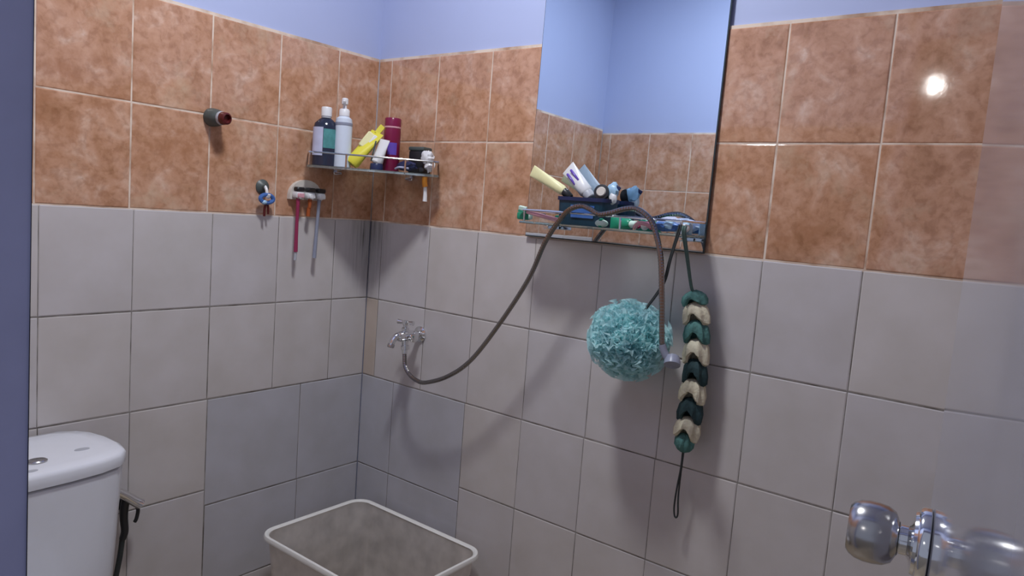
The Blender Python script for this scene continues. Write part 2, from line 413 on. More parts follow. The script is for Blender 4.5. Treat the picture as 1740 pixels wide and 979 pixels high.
# ------------------------------------------------------------------ door with knob, opened inward
TH = math.radians(8.0); P0 = V((1.713, -0.830, 0)); du = V((math.sin(TH), -math.cos(TH), 0)); dn = V((-math.cos(TH), -math.sin(TH), 0))
DL, DT = 0.615, 0.035
def dpt(a, o, z): return P0 + du * a + dn * o + V((0, 0, z))
b = B(); Rz = Matrix((du, -dn, (0, 0, 1))).transposed()
b.box(dpt(DL / 2, -DT / 2, (-F + .008 + HEAD - .01) / 2), (DL, DT, HEAD + F - .018), rot=Rz, bevel=.002)
door = obj('door_1', b, DOORM, kind='structure', origin=dpt(DL, -DT / 2, -F), smooth=False)
KA, KZ = 0.062, -0.190
kb = B().lathe([(.030, 0), (.0315, .001), (.0315, .006), (.030, .0085), (.027, .0095), (.026, .012), (.016, .0135), (.0125, .016), (.0125, .0215), (.0145, .0225)], dpt(KA, .0003, KZ), dn, 40)
rose = obj('door_knob', kb, CHROME, door); rose['label'] = 'round chrome door knob on its stepped rose plate'
kb = B().lathe([(.0120, .0215), (.0150, .0235), (.0215, .0265), (.0250, .0325), (.0262, .0400), (.0262, .0475), (.0250, .0540), (.0225, .0590), (.0190, .0620), (.0186, .0612), (.006, .0612)], dpt(KA, 0, KZ), dn, 48)
kn = obj('knob_grip', kb, STEEL, rose)
for zz in (-1.0, -0.1, 0.6):
    obj('hinge', B().tube([dpt(DL + .006, .004, zz - .045), dpt(DL + .006, .004, zz + .045)], .005, 10), STEEL, door)

# ------------------------------------------------------------------ lamps
t = thing('ceiling_lamp', 'round opal ceiling lamp above the middle of the bathroom', 'lamp', (0.80, -0.72, Z_C - .005))
obj('lamp_base', B().lathe([(.11, 0), (.11, -.022), (.10, -.024)], (0.80, -0.72, Z_C), (0, 0, 1), 32), WHITE, t)
obj('lamp_globe', B().lathe([(.098, -.022), (.105, -.035), (.095, -.060), (.06, -.078), (.01, -.084)], (0.80, -0.72, Z_C), (0, 0, 1), 32), GLOBE, t)
ld = bpy.data.lights.new('room_light', 'AREA'); ld.shape = 'DISK'; ld.size = 0.2; ld.energy = ROOM_LIGHT; ld.color = (0.93, 0.96, 1.0)
lo = bpy.data.objects.new('room_light', ld); COL.objects.link(lo); lo.parent = t; lo.location = (0, 0, -.095)
HX, HY, HZ = 1.030, -3.47, 0.995
t = thing('hall_lamp', 'bare white bulb hanging on a cord in the hall behind the doorway', 'lamp', (HX, HY, HZ))
obj('bulb', B().lathe([(.012, .055), (.014, .035), (.022, .015), (.027, -.003), (.022, -.020), (.009, -.028)], (HX, HY, HZ), (0, 0, 1), 24), BULB, t)
obj('lamp_socket', B().lathe([(.018, .053), (.020, .08), (.014, .11)], (HX, HY, HZ), (0, 0, 1), 20), WHITE, t)
obj('lamp_cord', B().tube([(HX, HY, HZ + .11), (HX, HY, HZ + .55)], .004, 8), WHITE, t)

# ------------------------------------------------------------------ mirror on the back wall
MX0, MX1 = .628, 1.133
t = thing('mirror', 'tall frameless wall mirror above the cluttered glass shelf', 'mirror', ((MX0 + MX1) / 2, -.006, .001))
MH = 1.0; lean = .0105 * MH     # foot stands out a little
b = B(); b.rings([[V((MX0, -.0050, .001)), V((MX1, -.0050, .001)), V((MX1, -.0105, .001)), V((MX0, -.0105, .001))],
                  [V((MX0 + .004, -.0050 + lean * .55, MH)), V((MX1 + .004, -.0050 + lean * .55, MH)), V((MX1 + .004, -.0105 + lean, MH)), V((MX0 + .004, -.0105 + lean, MH))]])
obj('glass_body', b, MEDGE, t, smooth=False)
b = B().quad((MX0 + .0012, -.0108, .0042), (MX1 - .003, -.0108, .0042), (MX1 + .001, -.0108 + lean, MH - .0012), (MX0 + .0052, -.0108 + lean, MH - .0012))
obj('reflecting_face', b, MIRROR, t, smooth=False)

# ------------------------------------------------------------------ glass shelf in front of the mirror
SZ = .042
t = thing('glass_shelf', 'narrow glass shelf with thin chrome rail in front of the mirror foot', 'shelf', (.89, -.065, SZ - .006))
b = B().box((.908, -.066, SZ - .003), (.448, .105, .006), bevel=.0012); obj('shelf_plate', b, GLASS, t, smooth=False)
b = B().tube([(.687, -.013, SZ + .028), (.687, -.108, SZ + .028), (.694, -.117, SZ + .028), (1.122, -.117, SZ + .028), (1.129, -.108, SZ + .028), (1.129, -.013, SZ + .028)], .0028, 8)
obj('rail', b, CHROME, t)
for x in (.697, .97, 1.12):
    obj('rail_post', B().tube([(x, -.114, SZ), (x, -.1165, SZ + .028)], .0028, 8), CHROME, t)
for x in (.73, 1.10):
    obj('bracket', B().box((x, -.040, SZ - .0112), (.016, .050, .010), bevel=.002), CHROME, t)

def squeeze_tube(b, a, c, r, w2, flat=.15, seg=20):
    """tube of paste: round at a, crimped flat at c"""
    a, c = V(a), V(c); ax = (c - a).normalized(); h = V((0, 1, 0)); 
    if abs(ax.dot(h)) > .9: h = V((1, 0, 0))
    wv = ax.cross(h).normalized(); tv = wv.cross(ax); L = (c - a).length; R = []
    for q in (0, .06, .3, .6, .85, .97, 1):
        k = q ** 1.3; rw = r * (1 - k) + w2 * k; rt_ = r * (1 - k) + r * flat * .4 * k
        if q == 0: rw *= .8; rt_ *= .8
        R.append([a + ax * (L * q) + wv * (rw * math.cos(2 * math.pi * j / seg)) + tv * (rt_ * math.sin(2 * math.pi * j / seg)) for j in range(seg)])
    return b.rings(R)

def crumple(b, c, size, seed, n=10, amp=.35):
    q = bmesh.ops.create_uvsphere(b.bm, u_segments=n * 2, v_segments=n, radius=1)
    for v in q['verts']:
        k = 1 + amp * (noise.noise(v.co * 2.3 + V((seed * 7.1, seed, 3))) + .6 * noise.noise(v.co * 5.5 + V((seed, 9, seed))))
        v.co = V(c) + V((v.co.x * k * size[0], v.co.y * k * size[1], v.co.z * k * size[2]))
    return b

def brush(name, label, grp, path, hm, head_c, bristle_dir, bm_, cat='toothbrush', thick=.0045, base=None):
    """toothbrush: handle along path, head at the last point"""
    path = [V(p) for p in path]; t = thing(name, label, cat, base or path[0], grp)
    pr = catmull(path, 6); n = len(pr)
    obj('handle', B().tube(path, lambda q: thick * (.75 + .45 * math.sin(math.pi * min(1, (1 - q) * 1.15)) ** 1) if q < .97 else thick * .7, 10, smooth=6), hm, t)
    d = (path[-1] - path[-2]).normalized(); hc = path[-1] + d * .010
    bd = V(bristle_dir).normalized(); bd = (bd - d * bd.dot(d)).normalized(); sd = d.cross(bd)
    R = Matrix((d, bd, sd)).transposed()
    obj('brush_head', B().box(hc, (.026, .0045, .010), rot=R, bevel=.002), hm if head_c is None else head_c, t)
    obj('bristles', B().box(hc + bd * .0075, (.022, .0105, .0085), rot=R, bevel=.0012), bm_, t, kind='stuff')
    return t

ST = SZ + .0003     # top of the glass plate
# dark organiser cup
t = thing('organiser_cup', 'dark navy plastic organiser cup standing on the glass shelf before the mirror', 'cup', (.845, -.058, ST))
def rrect(cx, cy, w, d, r, seg=5):
    o = []
    for sx, sy, a0 in ((1, 1, 0), (-1, 1, 90), (-1, -1, 180), (1, -1, 270)):
        for k in range(seg + 1):
            a = math.radians(a0 + 90 * k / seg); o.append((cx + sx * (w / 2 - r) + r * math.cos(a), cy + sy * (d / 2 - r) + r * math.sin(a)))
    return o
oc = rrect(.845, -.058, .140, .072, .018)
b = B().loft(oc, [(ST, .93, .845, -.058), (ST + .002, .95, .845, -.058), (ST + .066, 1.0, .845, -.058), (ST + .066, .955, .845, -.058), (ST + .008, .90, .845, -.058)])
obj('cup_body', b, DTEAL, t)
R = [[V((x, y, z)) for x, y in rrect(.845, -.058, .146 * k, .078 * k, .02)] for z, k in ((ST + .058, 1.0), (ST + .067, 1.0), (ST + .067, .95), (ST + .058, .95))]
b = B().rings(R, closed=True)
obj('cup_rim', b, NAVY, t)
b = B().quad((.822, -.0955, ST + .018), (.885, -.0955, ST + .018), (.887, -.0964, ST + .048), (.820, -.0964, ST + .048)); obj('cup_label', b, BLUEP, t, smooth=False)
# tubes and brushes in the cup
t = thing('yellow_paste_tube', 'cream-yellow tube leaning far left out of the dark organiser cup', 'tube', (.806, -.060, ST + .062))
obj('tube_body', squeeze_tube(B(), (.784, -.075, .122), (.686, -.082, .170), .0125, .015), PYELL, t)
obj('tube_cap', B().lathe([(.010, 0), (.0105, .004), (.0095, .022), (.008, .024)], (.784, -.075, .122), (V((.802, -.073, .108)) - V((.784, -.075, .122))), 16), BLACK, t)
t = thing('violet_paste_tube', 'white and violet toothpaste tube leaning from the dark organiser cup', 'tube', (.835, -.058, ST + .064))
p0, p1 = V((.829, -.040, .122)), V((.763, -.036, .183))
obj('tube_body', squeeze_tube(B(), p0, p1, .017, .021), WHITE, t)
ax = (p1 - p0).normalized(); sw = ax.cross(V((0, 1, 0))).normalized()
for k, mm_ in ((-.006, VIOL), (.008, VIOL)):
    c = p0 + (p1 - p0) * .62 + sw * k + V((0, -.0085, 0))
    obj('print_stripe', B().box(c, (.040, .0065, .006), rot=Matrix((ax, V((0, 1, 0)), -sw)).transposed(), bevel=.002), mm_, t)
obj('tube_cap', B().lathe([(.014, 0), (.0145, .003), (.013, .016), (.011, .018)], p0, p0 - p1, 18), GREYP, t)
t = thing('round_hair_brush', 'small black round-ended brush poking from the right of the organiser cup', 'brush', (.897, -.066, ST + .066))
obj('brush_ring', B().lathe([(.012, -.008), (.0185, -.007), (.0195, 0), (.0185, .007), (.012, .008)], (.890, -.072, .124), (.25, -1, .2), 20), BLACK, t)
obj('brush_face', B().lathe([(.012, 0), (.010, .003)], (.892, -.0805, .1256), (.25, -1, .2), 18), OFFW, t)
obj('handle', B().tube([(.893, -.066, .112), (.900, -.060, .070)], .006, 8), BLACK, t)
t = thing('pump_sachet', 'crumpled pale blue and navy sachet at the right top of the organiser cup', 'sachet', (.912, -.060, ST + .060))
obj('sachet_body', crumple(B(), (.912, -.062, .130), (.017, .010, .019), 3, 8), SKYB, t)
obj('sachet_seal', B().box((.926, -.064, .138), (.018, .003, .009), rot=Matrix.Rotation(.5, 3, 'Y'), bevel=.001), NAVY, t)
obj('sachet_foot', crumple(B(), (.918, -.066, .112), (.010, .008, .014), 8, 7), WHITE, t)
# clutter lying along the shelf
brush('toothbrush', 'toothbrush with green head lying across the left end of the glass shelf', 'brushes on the glass shelf',
      [(.800, -.105, ST + .010), (.76, -.107, ST + .0135), (.73, -.110, ST + .018), (.700, -.113, ST + .022)], PINK, GREEN, (0, -.2, 1), PMINT, base=(.80, -.105, ST))
t = thing('brush_cap', 'dark green toothbrush cap overhanging the left end of the glass shelf', 'cap', (.680, -.095, ST))
obj('cap_shell', B().box((.682, -.096, ST + .012), (.036, .018, .020), bevel=.005, seg=2), GREEN, t)
obj('cap_lip', B().box((.7025, -.096, ST + .012), (.006, .014, .016), bevel=.003, seg=2), PMINT, t)
t = thing('pink_razor', 'pink plastic razor lying behind the rail at the shelf left end', 'razor', (.745, -.060, ST))
obj('handle', B().tube([(.79, -.050, ST + .006), (.76, -.058, ST + .008), (.725, -.066, ST + .013)], .005, 8, smooth=4), PINK, t)
obj('razor_head', B().box((.712, -.069, ST + .018), (.012, .040, .008), bevel=.002), BLACK, t)
t = thing('mint_soap', 'small pale mint oval lying at the front edge of the glass shelf', 'soap', (.915, -.104, ST))
obj('soap_bar', B().ball((.915, -.104, ST + .009), .009, (1.9, 1.2, 1), 20), PMINT, t)
obj('soap_band', B().lathe([(.0094, -.004), (.0096, 0), (.0094, .004)], (.915, -.104, ST + .009), (1, 0, 0), 20, sx=1, sy=1.2), GREEN, t)
t = thing('green_tube', 'green tube lying on the glass shelf below the hose dip', 'tube', (.965, -.092, ST))
obj('tube_body', squeeze_tube(B(), (.985, -.092, ST + .0125), (.925, -.080, ST + .012), .012, .014), GREEN, t)
obj('tube_cap', B().lathe([(.008, 0), (.0085, .003), (.008, .016), (.006, .018)], (.985, -.092, ST + .0125), (1, -.2, 0), 14), PMINT, t)
t = thing('pink_hair_clip', 'wine red and pink hair clip lying right of the green tube', 'clip', (1.022, -.095, ST))
for s in (-1, 1):
    obj('jaw', B().tube([(1.000, -.095 + s * .006, ST + .006), (1.015, -.095 + s * .016, ST + .016), (1.035, -.095 + s * .016, ST + .015), (1.05, -.095 + s * .006, ST + .006)], .005, 8, smooth=4), PINK if s < 0 else REDP, t)
obj('spring', B().ball((1.022, -.095, ST + .010), .009, (1, 1, 1), 14), WHITE, t)
obj('tooth', B().tube([(1.03, -.104, ST + .014), (1.045, -.106, ST + .005)], .003, 6), REDP, t)
t = thing('lilac_soap_packet', 'pale lilac soap packet resting against the mirror on the right of the shelf', 'packet', (1.062, -.048, ST))
obj('packet_body', crumple(B(), (1.062, -.048, ST + .019), (.036, .018, .017), 5, 10, .14), LAVEN, t)
obj('packet_seal', B().box((1.099, -.048, ST + .018), (.010, .022, .003), rot=Matrix.Rotation(.3, 3, 'Y'), bevel=.001), WHITE, t)
t = thing('blue_sachet', 'crumpled blue and white sachet lying at the right end of the shelf', 'sachet', (1.078, -.096, ST))
obj('sachet_body', crumple(B(), (1.078, -.096, ST + .014), (.032, .018, .011), 11, 10, .3), BLUEP, t)
obj('sachet_print', crumple(B(), (1.085, -.105, ST + .016), (.014, .010, .009), 12, 8, .25), SKYB, t)
t = thing('sky_blue_tube', 'light blue tube lying at the far right end of the glass shelf', 'tube', (1.118, -.060, ST))
obj('tube_body', squeeze_tube(B(), (1.122, -.096, ST + .0135), (1.108, -.030, ST + .013), .013, .017), SKYB, t)
obj('tube_cap', B().lathe([(.009, 0), (.0095, .003), (.0085, .012), (.007, .013)], (1.122, -.096, ST + .0135), (.2, -1, 0), 14), WHITE, t)

# ------------------------------------------------------------------ wall tap and shower hose
t = thing('wall_tap', 'chrome two-way water tap on the back wall, low near the corner', 'tap', (.253, 0, -.328))
TX, TZ = .253, -.330
obj('flange', B().lathe([(.024, .0002), (.024, .004), (.018, .008), (.011, .011)], (TX, 0, TZ), (0, -1, 0), 28), CHROME, t)
obj('body', B().lathe([(.0105, .006), (.0105, .030), (.014, .034), (.016, .045), (.016, .085), (.013, .094), (.006, .097)], (TX, 0, TZ), (0, -1, 0), 24), CHROME, t)
obj('spout', B().tube([(TX, -.080, TZ + .001), (TX - .001, -.092, TZ + .004), (TX - .003, -.102, TZ - .002), (TX - .005, -.110, TZ - .014), (TX - .006, -.113, TZ - .022)], lambda q: .0095 - .001 * q, 14, smooth=5), CHROME, t)
obj('spout_nozzle', B().lathe([(.0095, 0), (.0105, .003), (.0105, .010), (.008, .012)], (TX - .006, -.113, TZ - .020), (0, -.3, -1), 16), STEEL, t)
obj('bonnet', B().lathe([(.011, .010), (.011, .024), (.0075, .027), (.0075, .036)], (TX, -.066, TZ), (0, 0, 1), 18), CHROME, t)
hd = obj('handle', B().lathe([(.010, .034), (.011, .038), (.010, .046), (.004, .048)], (TX, -.066, TZ), (0, 0, 1), 18), CHROME, t)
obj('handle_bar', B().tube([(TX - .026, -.072, TZ + .041), (TX + .026, -.060, TZ + .041)], lambda q: .0045 + .003 * abs(2 * q - 1), 10, smooth=6), CHROME, hd)
obj('side_valve', B().lathe([(.010, .008), (.010, .020), (.014, .022), (.014, .033), (.008, .035)], (TX + .002, -.05, TZ - .004), (1, -.3, .1), 16), CHROME, t)
obj('hose_outlet', B().lathe([(.010, .010), (.010, .024), (.0125, .025), (.0125, .037), (.008, .039)], (TX + .012, -.078, TZ), (.12, 0, -1), 16), CHROME, t)

hp = [(.2685, -.079, -.365), (.274, -.083, -.385), (.285, -.089, -.412), (.309, -.094, -.432), (.345, -.098, -.4425), (.384, -.1, -.440), (.468, -.105, -.405), (.551, -.108, -.343), (.643, -.112, -.228), (.727, -.118, -.103), (.773, -.124, -.006), (.814, -.128, .052), (.840, -.1285, .078),
      (.869, -.127, .088), (.894, -.1265, .082), (.919, -.1265, .072), (.947, -.1265, .076), (.986, -.127, .088), (1.018, -.128, .089), (1.052, -.132, .070), (1.071, -.135, .040), (1.091, -.140, -.014), (1.108, -.150, -.102), (1.118, -.155, -.177), (1.122, -.155, -.200)]
t = thing('shower_hose', 'steel shower hose looping from the tap over the glass shelf and down', 'hose', (.345, -.098, -.449))
pp = catmull([V(p) for p in hp], 14); cum = [0]
for a, c in zip(pp, pp[1:]): cum.append(cum[-1] + (c - a).length)
NR = int(cum[-1] / .0017); even = []; k = 0
for i in range(NR + 1):
    d = cum[-1] * i / NR
    while k < len(cum) - 2 and cum[k + 1] < d: k += 1
    even.append(pp[k].lerp(pp[k + 1], (d - cum[k]) / max(1e-9, cum[k + 1] - cum[k])))
idx = [0]
def rib(q): idx[0] += 1; return .0064 if (idx[0] // 2) % 2 else .00605
obj('hose_sleeve', B().tube(even, rib, 9), HOSEM, t)
obj('hose_nut', B().lathe([(.0085, -.010), (.0085, .012), (.007, .016)], hp[0], V(hp[1]) - V(hp[0]), 12), CHROME, t)
hs = B().tube([(1.1215, -.155, -.196), (1.128, -.153, -.214), (1.140, -.150, -.230), (1.147, -.146, -.238)], lambda q: .0075 + .002 * q, 12, smooth=5)
hh = obj('spray_handle', hs, GREYB, t)
sh = B().lathe([(.008, -.012), (.014, -.008), (.0175, .004), (.0175, .012), (.015, .013)], (1.146, -.150, -.226), (.25, -.55, -.8), 24)
obj('spray_head', sh, GREYB, t)

# ------------------------------------------------------------------ bath puff
PC = V((1.013, -.102, -.208)); PR = .086
t = thing('bath_puff', 'round aqua netting bath puff hanging in front of the back wall', 'sponge', PC)
def ruffle(b, n, rmin, rmax, seed):
    q = random.Random(seed)
    for _ in range(n):
        d = V((q.gauss(0, 1), q.gauss(0, 1), q.gauss(0, 1))).normalized()
        a = V((q.gauss(0, 1), q.gauss(0, 1), q.gauss(0, 1))); a = (a - d * a.dot(d)).normalized(); w = d.cross(a)
        n1, arc = 24, q.uniform(.5, 1.3); ph = q.uniform(0, 6.28); fr = q.uniform(12, 22); amp = q.uniform(.06, .13); R0 = q.uniform(rmin, rmax); wd = q.uniform(.005, .010)
        prev = None
        for i in range(n1 + 1):
            s_ = (i / n1 - .5) * arc
            c = (d * math.cos(s_) + a * math.sin(s_))
            off = math.sin(fr * s_ + ph) * amp
            dd_in = (c + w * off * .3).normalized(); dd_out = (c + w * (off + .08 * math.sin(2.3 * fr * s_ + ph))).normalized()
            rr = R0 * (1 + .07 * math.sin(5 * s_ + ph))
            k = .82 + .18 * abs(dd_out.z)   # a little flattened towards the wall
            pi_, po_ = dd_in * (rr - wd), dd_out * rr
            f = lambda v: PC + V((v.x * 1.05, v.y * .93, v.z * .98))
            cur = (b.bm.verts.new(f(pi_)), b.bm.verts.new(f(po_)))
            if prev: b.bm.faces.new((prev[0], cur[0], cur[1], prev[1]))
            prev = cur
    return b
obj('netting_core', crumple(B(), PC, (PR * .70, PR * .64, PR * .70), 4, 14, .12), PUFFD, t)
o = obj('netting_ruffles', ruffle(B(), 420, PR * .80, PR * 1.0, 3), PUFF, t, kind='stuff')
o = obj('loose_ruffles', ruffle(B(), 170, PR * .95, PR * 1.10, 9), PUFF, t, kind='stuff')
cp = [(1.117, -.1205, .062), (1.116, -.1215, .050), (1.103, -.121, -.012), (1.088, -.112, -.068), (1.055, -.105, -.122), (1.03, -.10, -.16)]
cq = [(1.122, -.1205, .062), (1.121, -.1225, .050), (1.108, -.124, -.010), (1.093, -.115, -.068), (1.058, -.107, -.122), (1.03, -.10, -.16)]
obj('hanging_cord', B().tube(cp, .0022, 7, smooth=6).tube(cq, .0022, 7, smooth=6), CORDM, t)

# ------------------------------------------------------------------ teal and cream back scrubber
sp = [(1.136, -.052, -.085), (1.142, -.05, -.110), (1.149, -.05, -.145), (1.153, -.05, -.182), (1.157, -.05, -.222), (1.158, -.05, -.262), (1.159, -.05, -.302), (1.156, -.05, -.340), (1.157, -.05, -.380), (1.152, -.05, -.415), (1.149, -.05, -.446)]
t = thing('back_scrubber', 'long teal and cream netting back scrubber hanging from the glass shelf', 'scrubber', sp[-1])
mats = [SCRUBT, SCRUBC, SCRUBT, SCRUBC, SCRUBD, SCRUBC, SCRUBD, SCRUBC, SCRUBT]
cs = catmull([V(p) for p in sp], 8)
for i, m in enumerate(mats):
    a = V(sp[0]).lerp(V(sp[-1]), i / 9); q0 = cs[int(i / 9 * (len(cs) - 1))]; q1 = cs[int((i + 1) / 9 * (len(cs) - 1))]
    d = (q1 - q0).normalized(); L = (q1 - q0).length; k = 1.0 if m is SCRUBC else .95
    w = .0285 * k if i < 8 else .022
    prof = [(.006, -.004), (w * .62, .000), (w * .92, L * .32), (w * 1.04, L * .75), (w * 1.0, L * 1.14), (w * .78, L * 1.22), (w * .62, L * .95), (w * .40, L * .5), (.004, L * .3)]
    if i == 8: prof = [(.006, -.004), (w * .7, 0), (w, L * .35), (w * .95, L * .75), (w * .62, L * 1.0), (.005, L * 1.12)]
    bb = B().lathe(prof, q0, d, 40, ruf=.10, rn=7 + i % 3, sx=1.0, sy=.82)
    for v in bb.bm.verts:       # each skirt is notched in front, so the next one shows through as an arch
        h = (v.co - q0).dot(d); r_ = v.co - q0 - d * h
        front = max(0.0, -r_.y / max(.004, r_.length)) ** 3
        if i < 8: v.co -= d * (front * max(0, h) * .55)
        v.co += V((noise.noise(v.co * 140), noise.noise(v.co * 140 + V((5, 5, 5))), noise.noise(v.co * 140 + V((9, 1, 4))))) * .0022
    seg_ = obj('netting_segment', bb, m, t)
    seg_['label'] = {'cream_netting': 'cream netting segment', 'teal_netting': 'teal netting segment', 'dark_teal_netting': 'dark teal netting segment'}[m.name]
obj('top_cord', B().tube([(1.1325, -.1205, .060), (1.1325, -.122, .046), (1.1335, -.095, -.010), (1.135, -.065, -.070), (1.137, -.052, -.086)], .0030, 8, smooth=6)
    .tube([(1.1275, -.1205, .060), (1.1275, -.122, .046), (1.1295, -.092, -.010), (1.132, -.062, -.070), (1.136, -.052, -.086)], .0030, 8, smooth=6), GCORD, t)
obj('bottom_loop', B().tube([(1.149, -.05, -.446), (1.147, -.047, -.490), (1.141, -.043, -.540), (1.137, -.038, -.585), (1.139, -.036, -.608), (1.144, -.036, -.612), (1.147, -.037, -.600), (1.145, -.040, -.560), (1.147, -.044, -.50), (1.151, -.05, -.446)], .0021, 7, smooth=6), CORDM, t)

# ------------------------------------------------------------------ corner shelf with toiletries
CZ = .1505      # top of the plate
t = thing('corner_shelf', 'glass corner shelf with thin chrome rail holding toiletries', 'shelf', (.10, -.10, CZ - .007))
ol = [(.001, -.001), (.288, -.001), (.334, -.052), (.330, -.068), (.215, -.185), (.085, -.298), (.062, -.301), (.001, -.258)]
b = B().rings([[V((x, y, CZ - .007)) for x, y in ol], [V((x, y, CZ - .0002)) for x, y in ol]]); obj('shelf_plate', b, GLASS, t, smooth=False)
rl = [(.003, -.254, CZ + .036), (.058, -.294, CZ + .036), (.082, -.292, CZ + .036), (.211, -.181, CZ + .036), (.323, -.068, CZ + .036), (.326, -.052, CZ + .036), (.283, -.003, CZ + .036)]
obj('rail', B().tube(rl, .0026, 8, smooth=4), CHROME, t)
for x, y in ((.060, -.2935), (.150, -.236), (.270, -.123), (.3235, -.066)):
    obj('rail_post', B().tube([(x, y, CZ - .006), (x, y, CZ + .036)], .0026, 8), CHROME, t)
for c, s_ in (((.006, -.15, CZ - .013), (.010, .03, .010)), ((.17, -.006, CZ - .013), (.03, .010, .010))):
    obj('bracket', B().box(c, s_, bevel=.002), CHROME, t)
# mouthwash
x, y = .052, -.235
t = thing('mouthwash_bottle', 'dark flat bottle with white cap and teal label, leftmost on corner shelf', 'bottle', (x, y, CZ))
A45 = V((.60, .80, 0))    # flat face looks to the doorway
obj('bottle_body', B().lathe([(.030, 0), (.0335, .003), (.0335, .105), (.030, .122), (.018, .134), (.0125, .138), (.0125, .142)], (x, y, CZ), (0, 0, 1), 28, sx=1.05, sy=.80, ref=A45), DGLASS, t)
obj('cap', B().lathe([(.0135, .142), (.0150, .143), (.0150, .166), (.0135, .169)], (x, y, CZ), (0, 0, 1), 24), WHITE, t)
obj('neck_band', B().lathe([(.0128, .1375), (.0140, .1378), (.0140, .1422), (.0128, .1424)], (x, y, CZ), (0, 0, 1), 24), GREYP, t)
def arc_label(x, y, z0, z1, r, a0, a1, sx, sy, ref, seg=10):
    u = V(ref).normalized(); w = V((0, 0, 1)).cross(u); b = B(); p = None
    for i in range(seg + 1):
        a = math.radians(a0 + (a1 - a0) * i / seg); c = V((x, y, 0)) + u * (r * sx * math.cos(a)) + w * (r * sy * math.sin(a))
        cur = (b.bm.verts.new(c + V((0, 0, z0))), b.bm.verts.new(c + V((0, 0, z1))))
        if p: b.bm.faces.new((p[0], cur[0], cur[1], p[1]))
        p = cur
    return b
obj('teal_label', arc_label(x, y, CZ + .052, CZ + .106, .0340, -100, -40, 1.05, .80, A45), TEALP, t)
obj('side_label', arc_label(x, y, CZ + .030, CZ + .110, .0340, -172, -102, 1.05, .80, A45), LAVEN, t)
# spray bottle
x, y = .088, -.200
t = thing('pump_bottle', 'slim pale blue pump bottle beside the dark mouthwash on corner shelf', 'bottle', (x, y, CZ))
obj('bottle_body', B().lathe([(.022, 0), (.0245, .003), (.0245, .128), (.0225, .140), (.014, .147), (.011, .149)], (x, y, CZ), (0, 0, 1), 28), SPRAYB, t)
obj('collar', B().lathe([(.0135, .147), (.0150, .148), (.0150, .164), (.0120, .168), (.006, .170), (.0055, .182)], (x, y, CZ), (0, 0, 1), 24), WHITE, t)
ph = obj('pump_head', B().lathe([(.0065, .180), (.0095, .182), (.0095, .196), (.0065, .199)], (x, y, CZ), (0, 0, 1), 20), WHITE, t)
obj('pump_nozzle', B().tube([(x, y, CZ + .190), (x + .012, y - .012, CZ + .189), (x + .018, y - .018, CZ + .184)], .0038, 8), WHITE, ph)
obj('shoulder_band', B().lathe([(.0247, .120), (.0250, .121), (.0250, .128), (.0247, .129)], (x, y, CZ), (0, 0, 1), 28), GREYB, t)
# yellow tube leaning
t = thing('yellow_tube', 'bright yellow and white tube leaning rightward on the corner shelf', 'tube', (.128, -.172, CZ))
q0, q1 = V((.112, -.185, CZ + .013)), V((.146, -.122, CZ + .112))
obj('tube_body', squeeze_tube(B(), q0, q1, .021, .027, seg=24), YELLOW, t)
ax = (q1 - q0).normalized(); fn = V((.70, -.71, 0)); fn = (fn - ax * fn.dot(ax)).normalized(); sd = ax.cross(fn)
Rm = Matrix((sd, ax, fn)).transposed()
obj('printed_panel', B().box(q0.lerp(q1, .68) + fn * .0075, (.042, .052, .007), rot=Rm, bevel=.003), PYELL, t)
obj('white_panel', B().box(q0.lerp(q1, .74) + fn * .0098 + sd * .009, (.020, .038, .006), rot=Rm, bevel=.002), WHITE, t)
obj('crimped_end', B().box(q1 + ax * .010, (.016, .030, .003), rot=Rm, bevel=.001), YELLOW, t)
# blue capped white tube
t = thing('blue_capped_tube', 'white tube standing on a navy cap beside the yellow tube', 'tube', (.176, -.146, CZ))
obj('tube_cap', B().lathe([(.0185, 0), (.0190, .002), (.0180, .018), (.0165, .020)], (.176, -.146, CZ), (0, 0, 1), 22), NAVY, t)
obj('tube_body', squeeze_tube(B(), (.176, -.146, CZ + .020), (.186, -.128, CZ + .090), .0165, .021), WHITE, t)
obj('print_stripe', B().box((.1675, -.153, CZ + .055), (.004, .004, .06), rot=Matrix.Rotation(.28, 3, 'Y'), bevel=.001), DGREEN, t)
# maroon bottle
x, y = .172, -.088
t = thing('maroon_bottle', 'tall maroon bottle with silver band at the shelf corner', 'bottle', (x, y, CZ))
obj('bottle_body', B().lathe([(.0225, 0), (.0245, .003), (.0245, .118), (.0235, .128)], (x, y, CZ), (0, 0, 1), 28), MAROON, t)
obj('band', B().lathe([(.0240, .1275), (.0246, .128), (.0246, .132), (.0240, .1325)], (x, y, CZ), (0, 0, 1), 28), PINK, t)
obj('cap', B().lathe([(.0230, .132), (.0240, .133), (.0240, .154), (.022, .157)], (x, y, CZ), (0, 0, 1), 28), MAROON, t)
obj('label', arc_label(x, y, CZ + .050, CZ + .085, .0248, -125, -60, 1, 1, A45), VIOL, t)
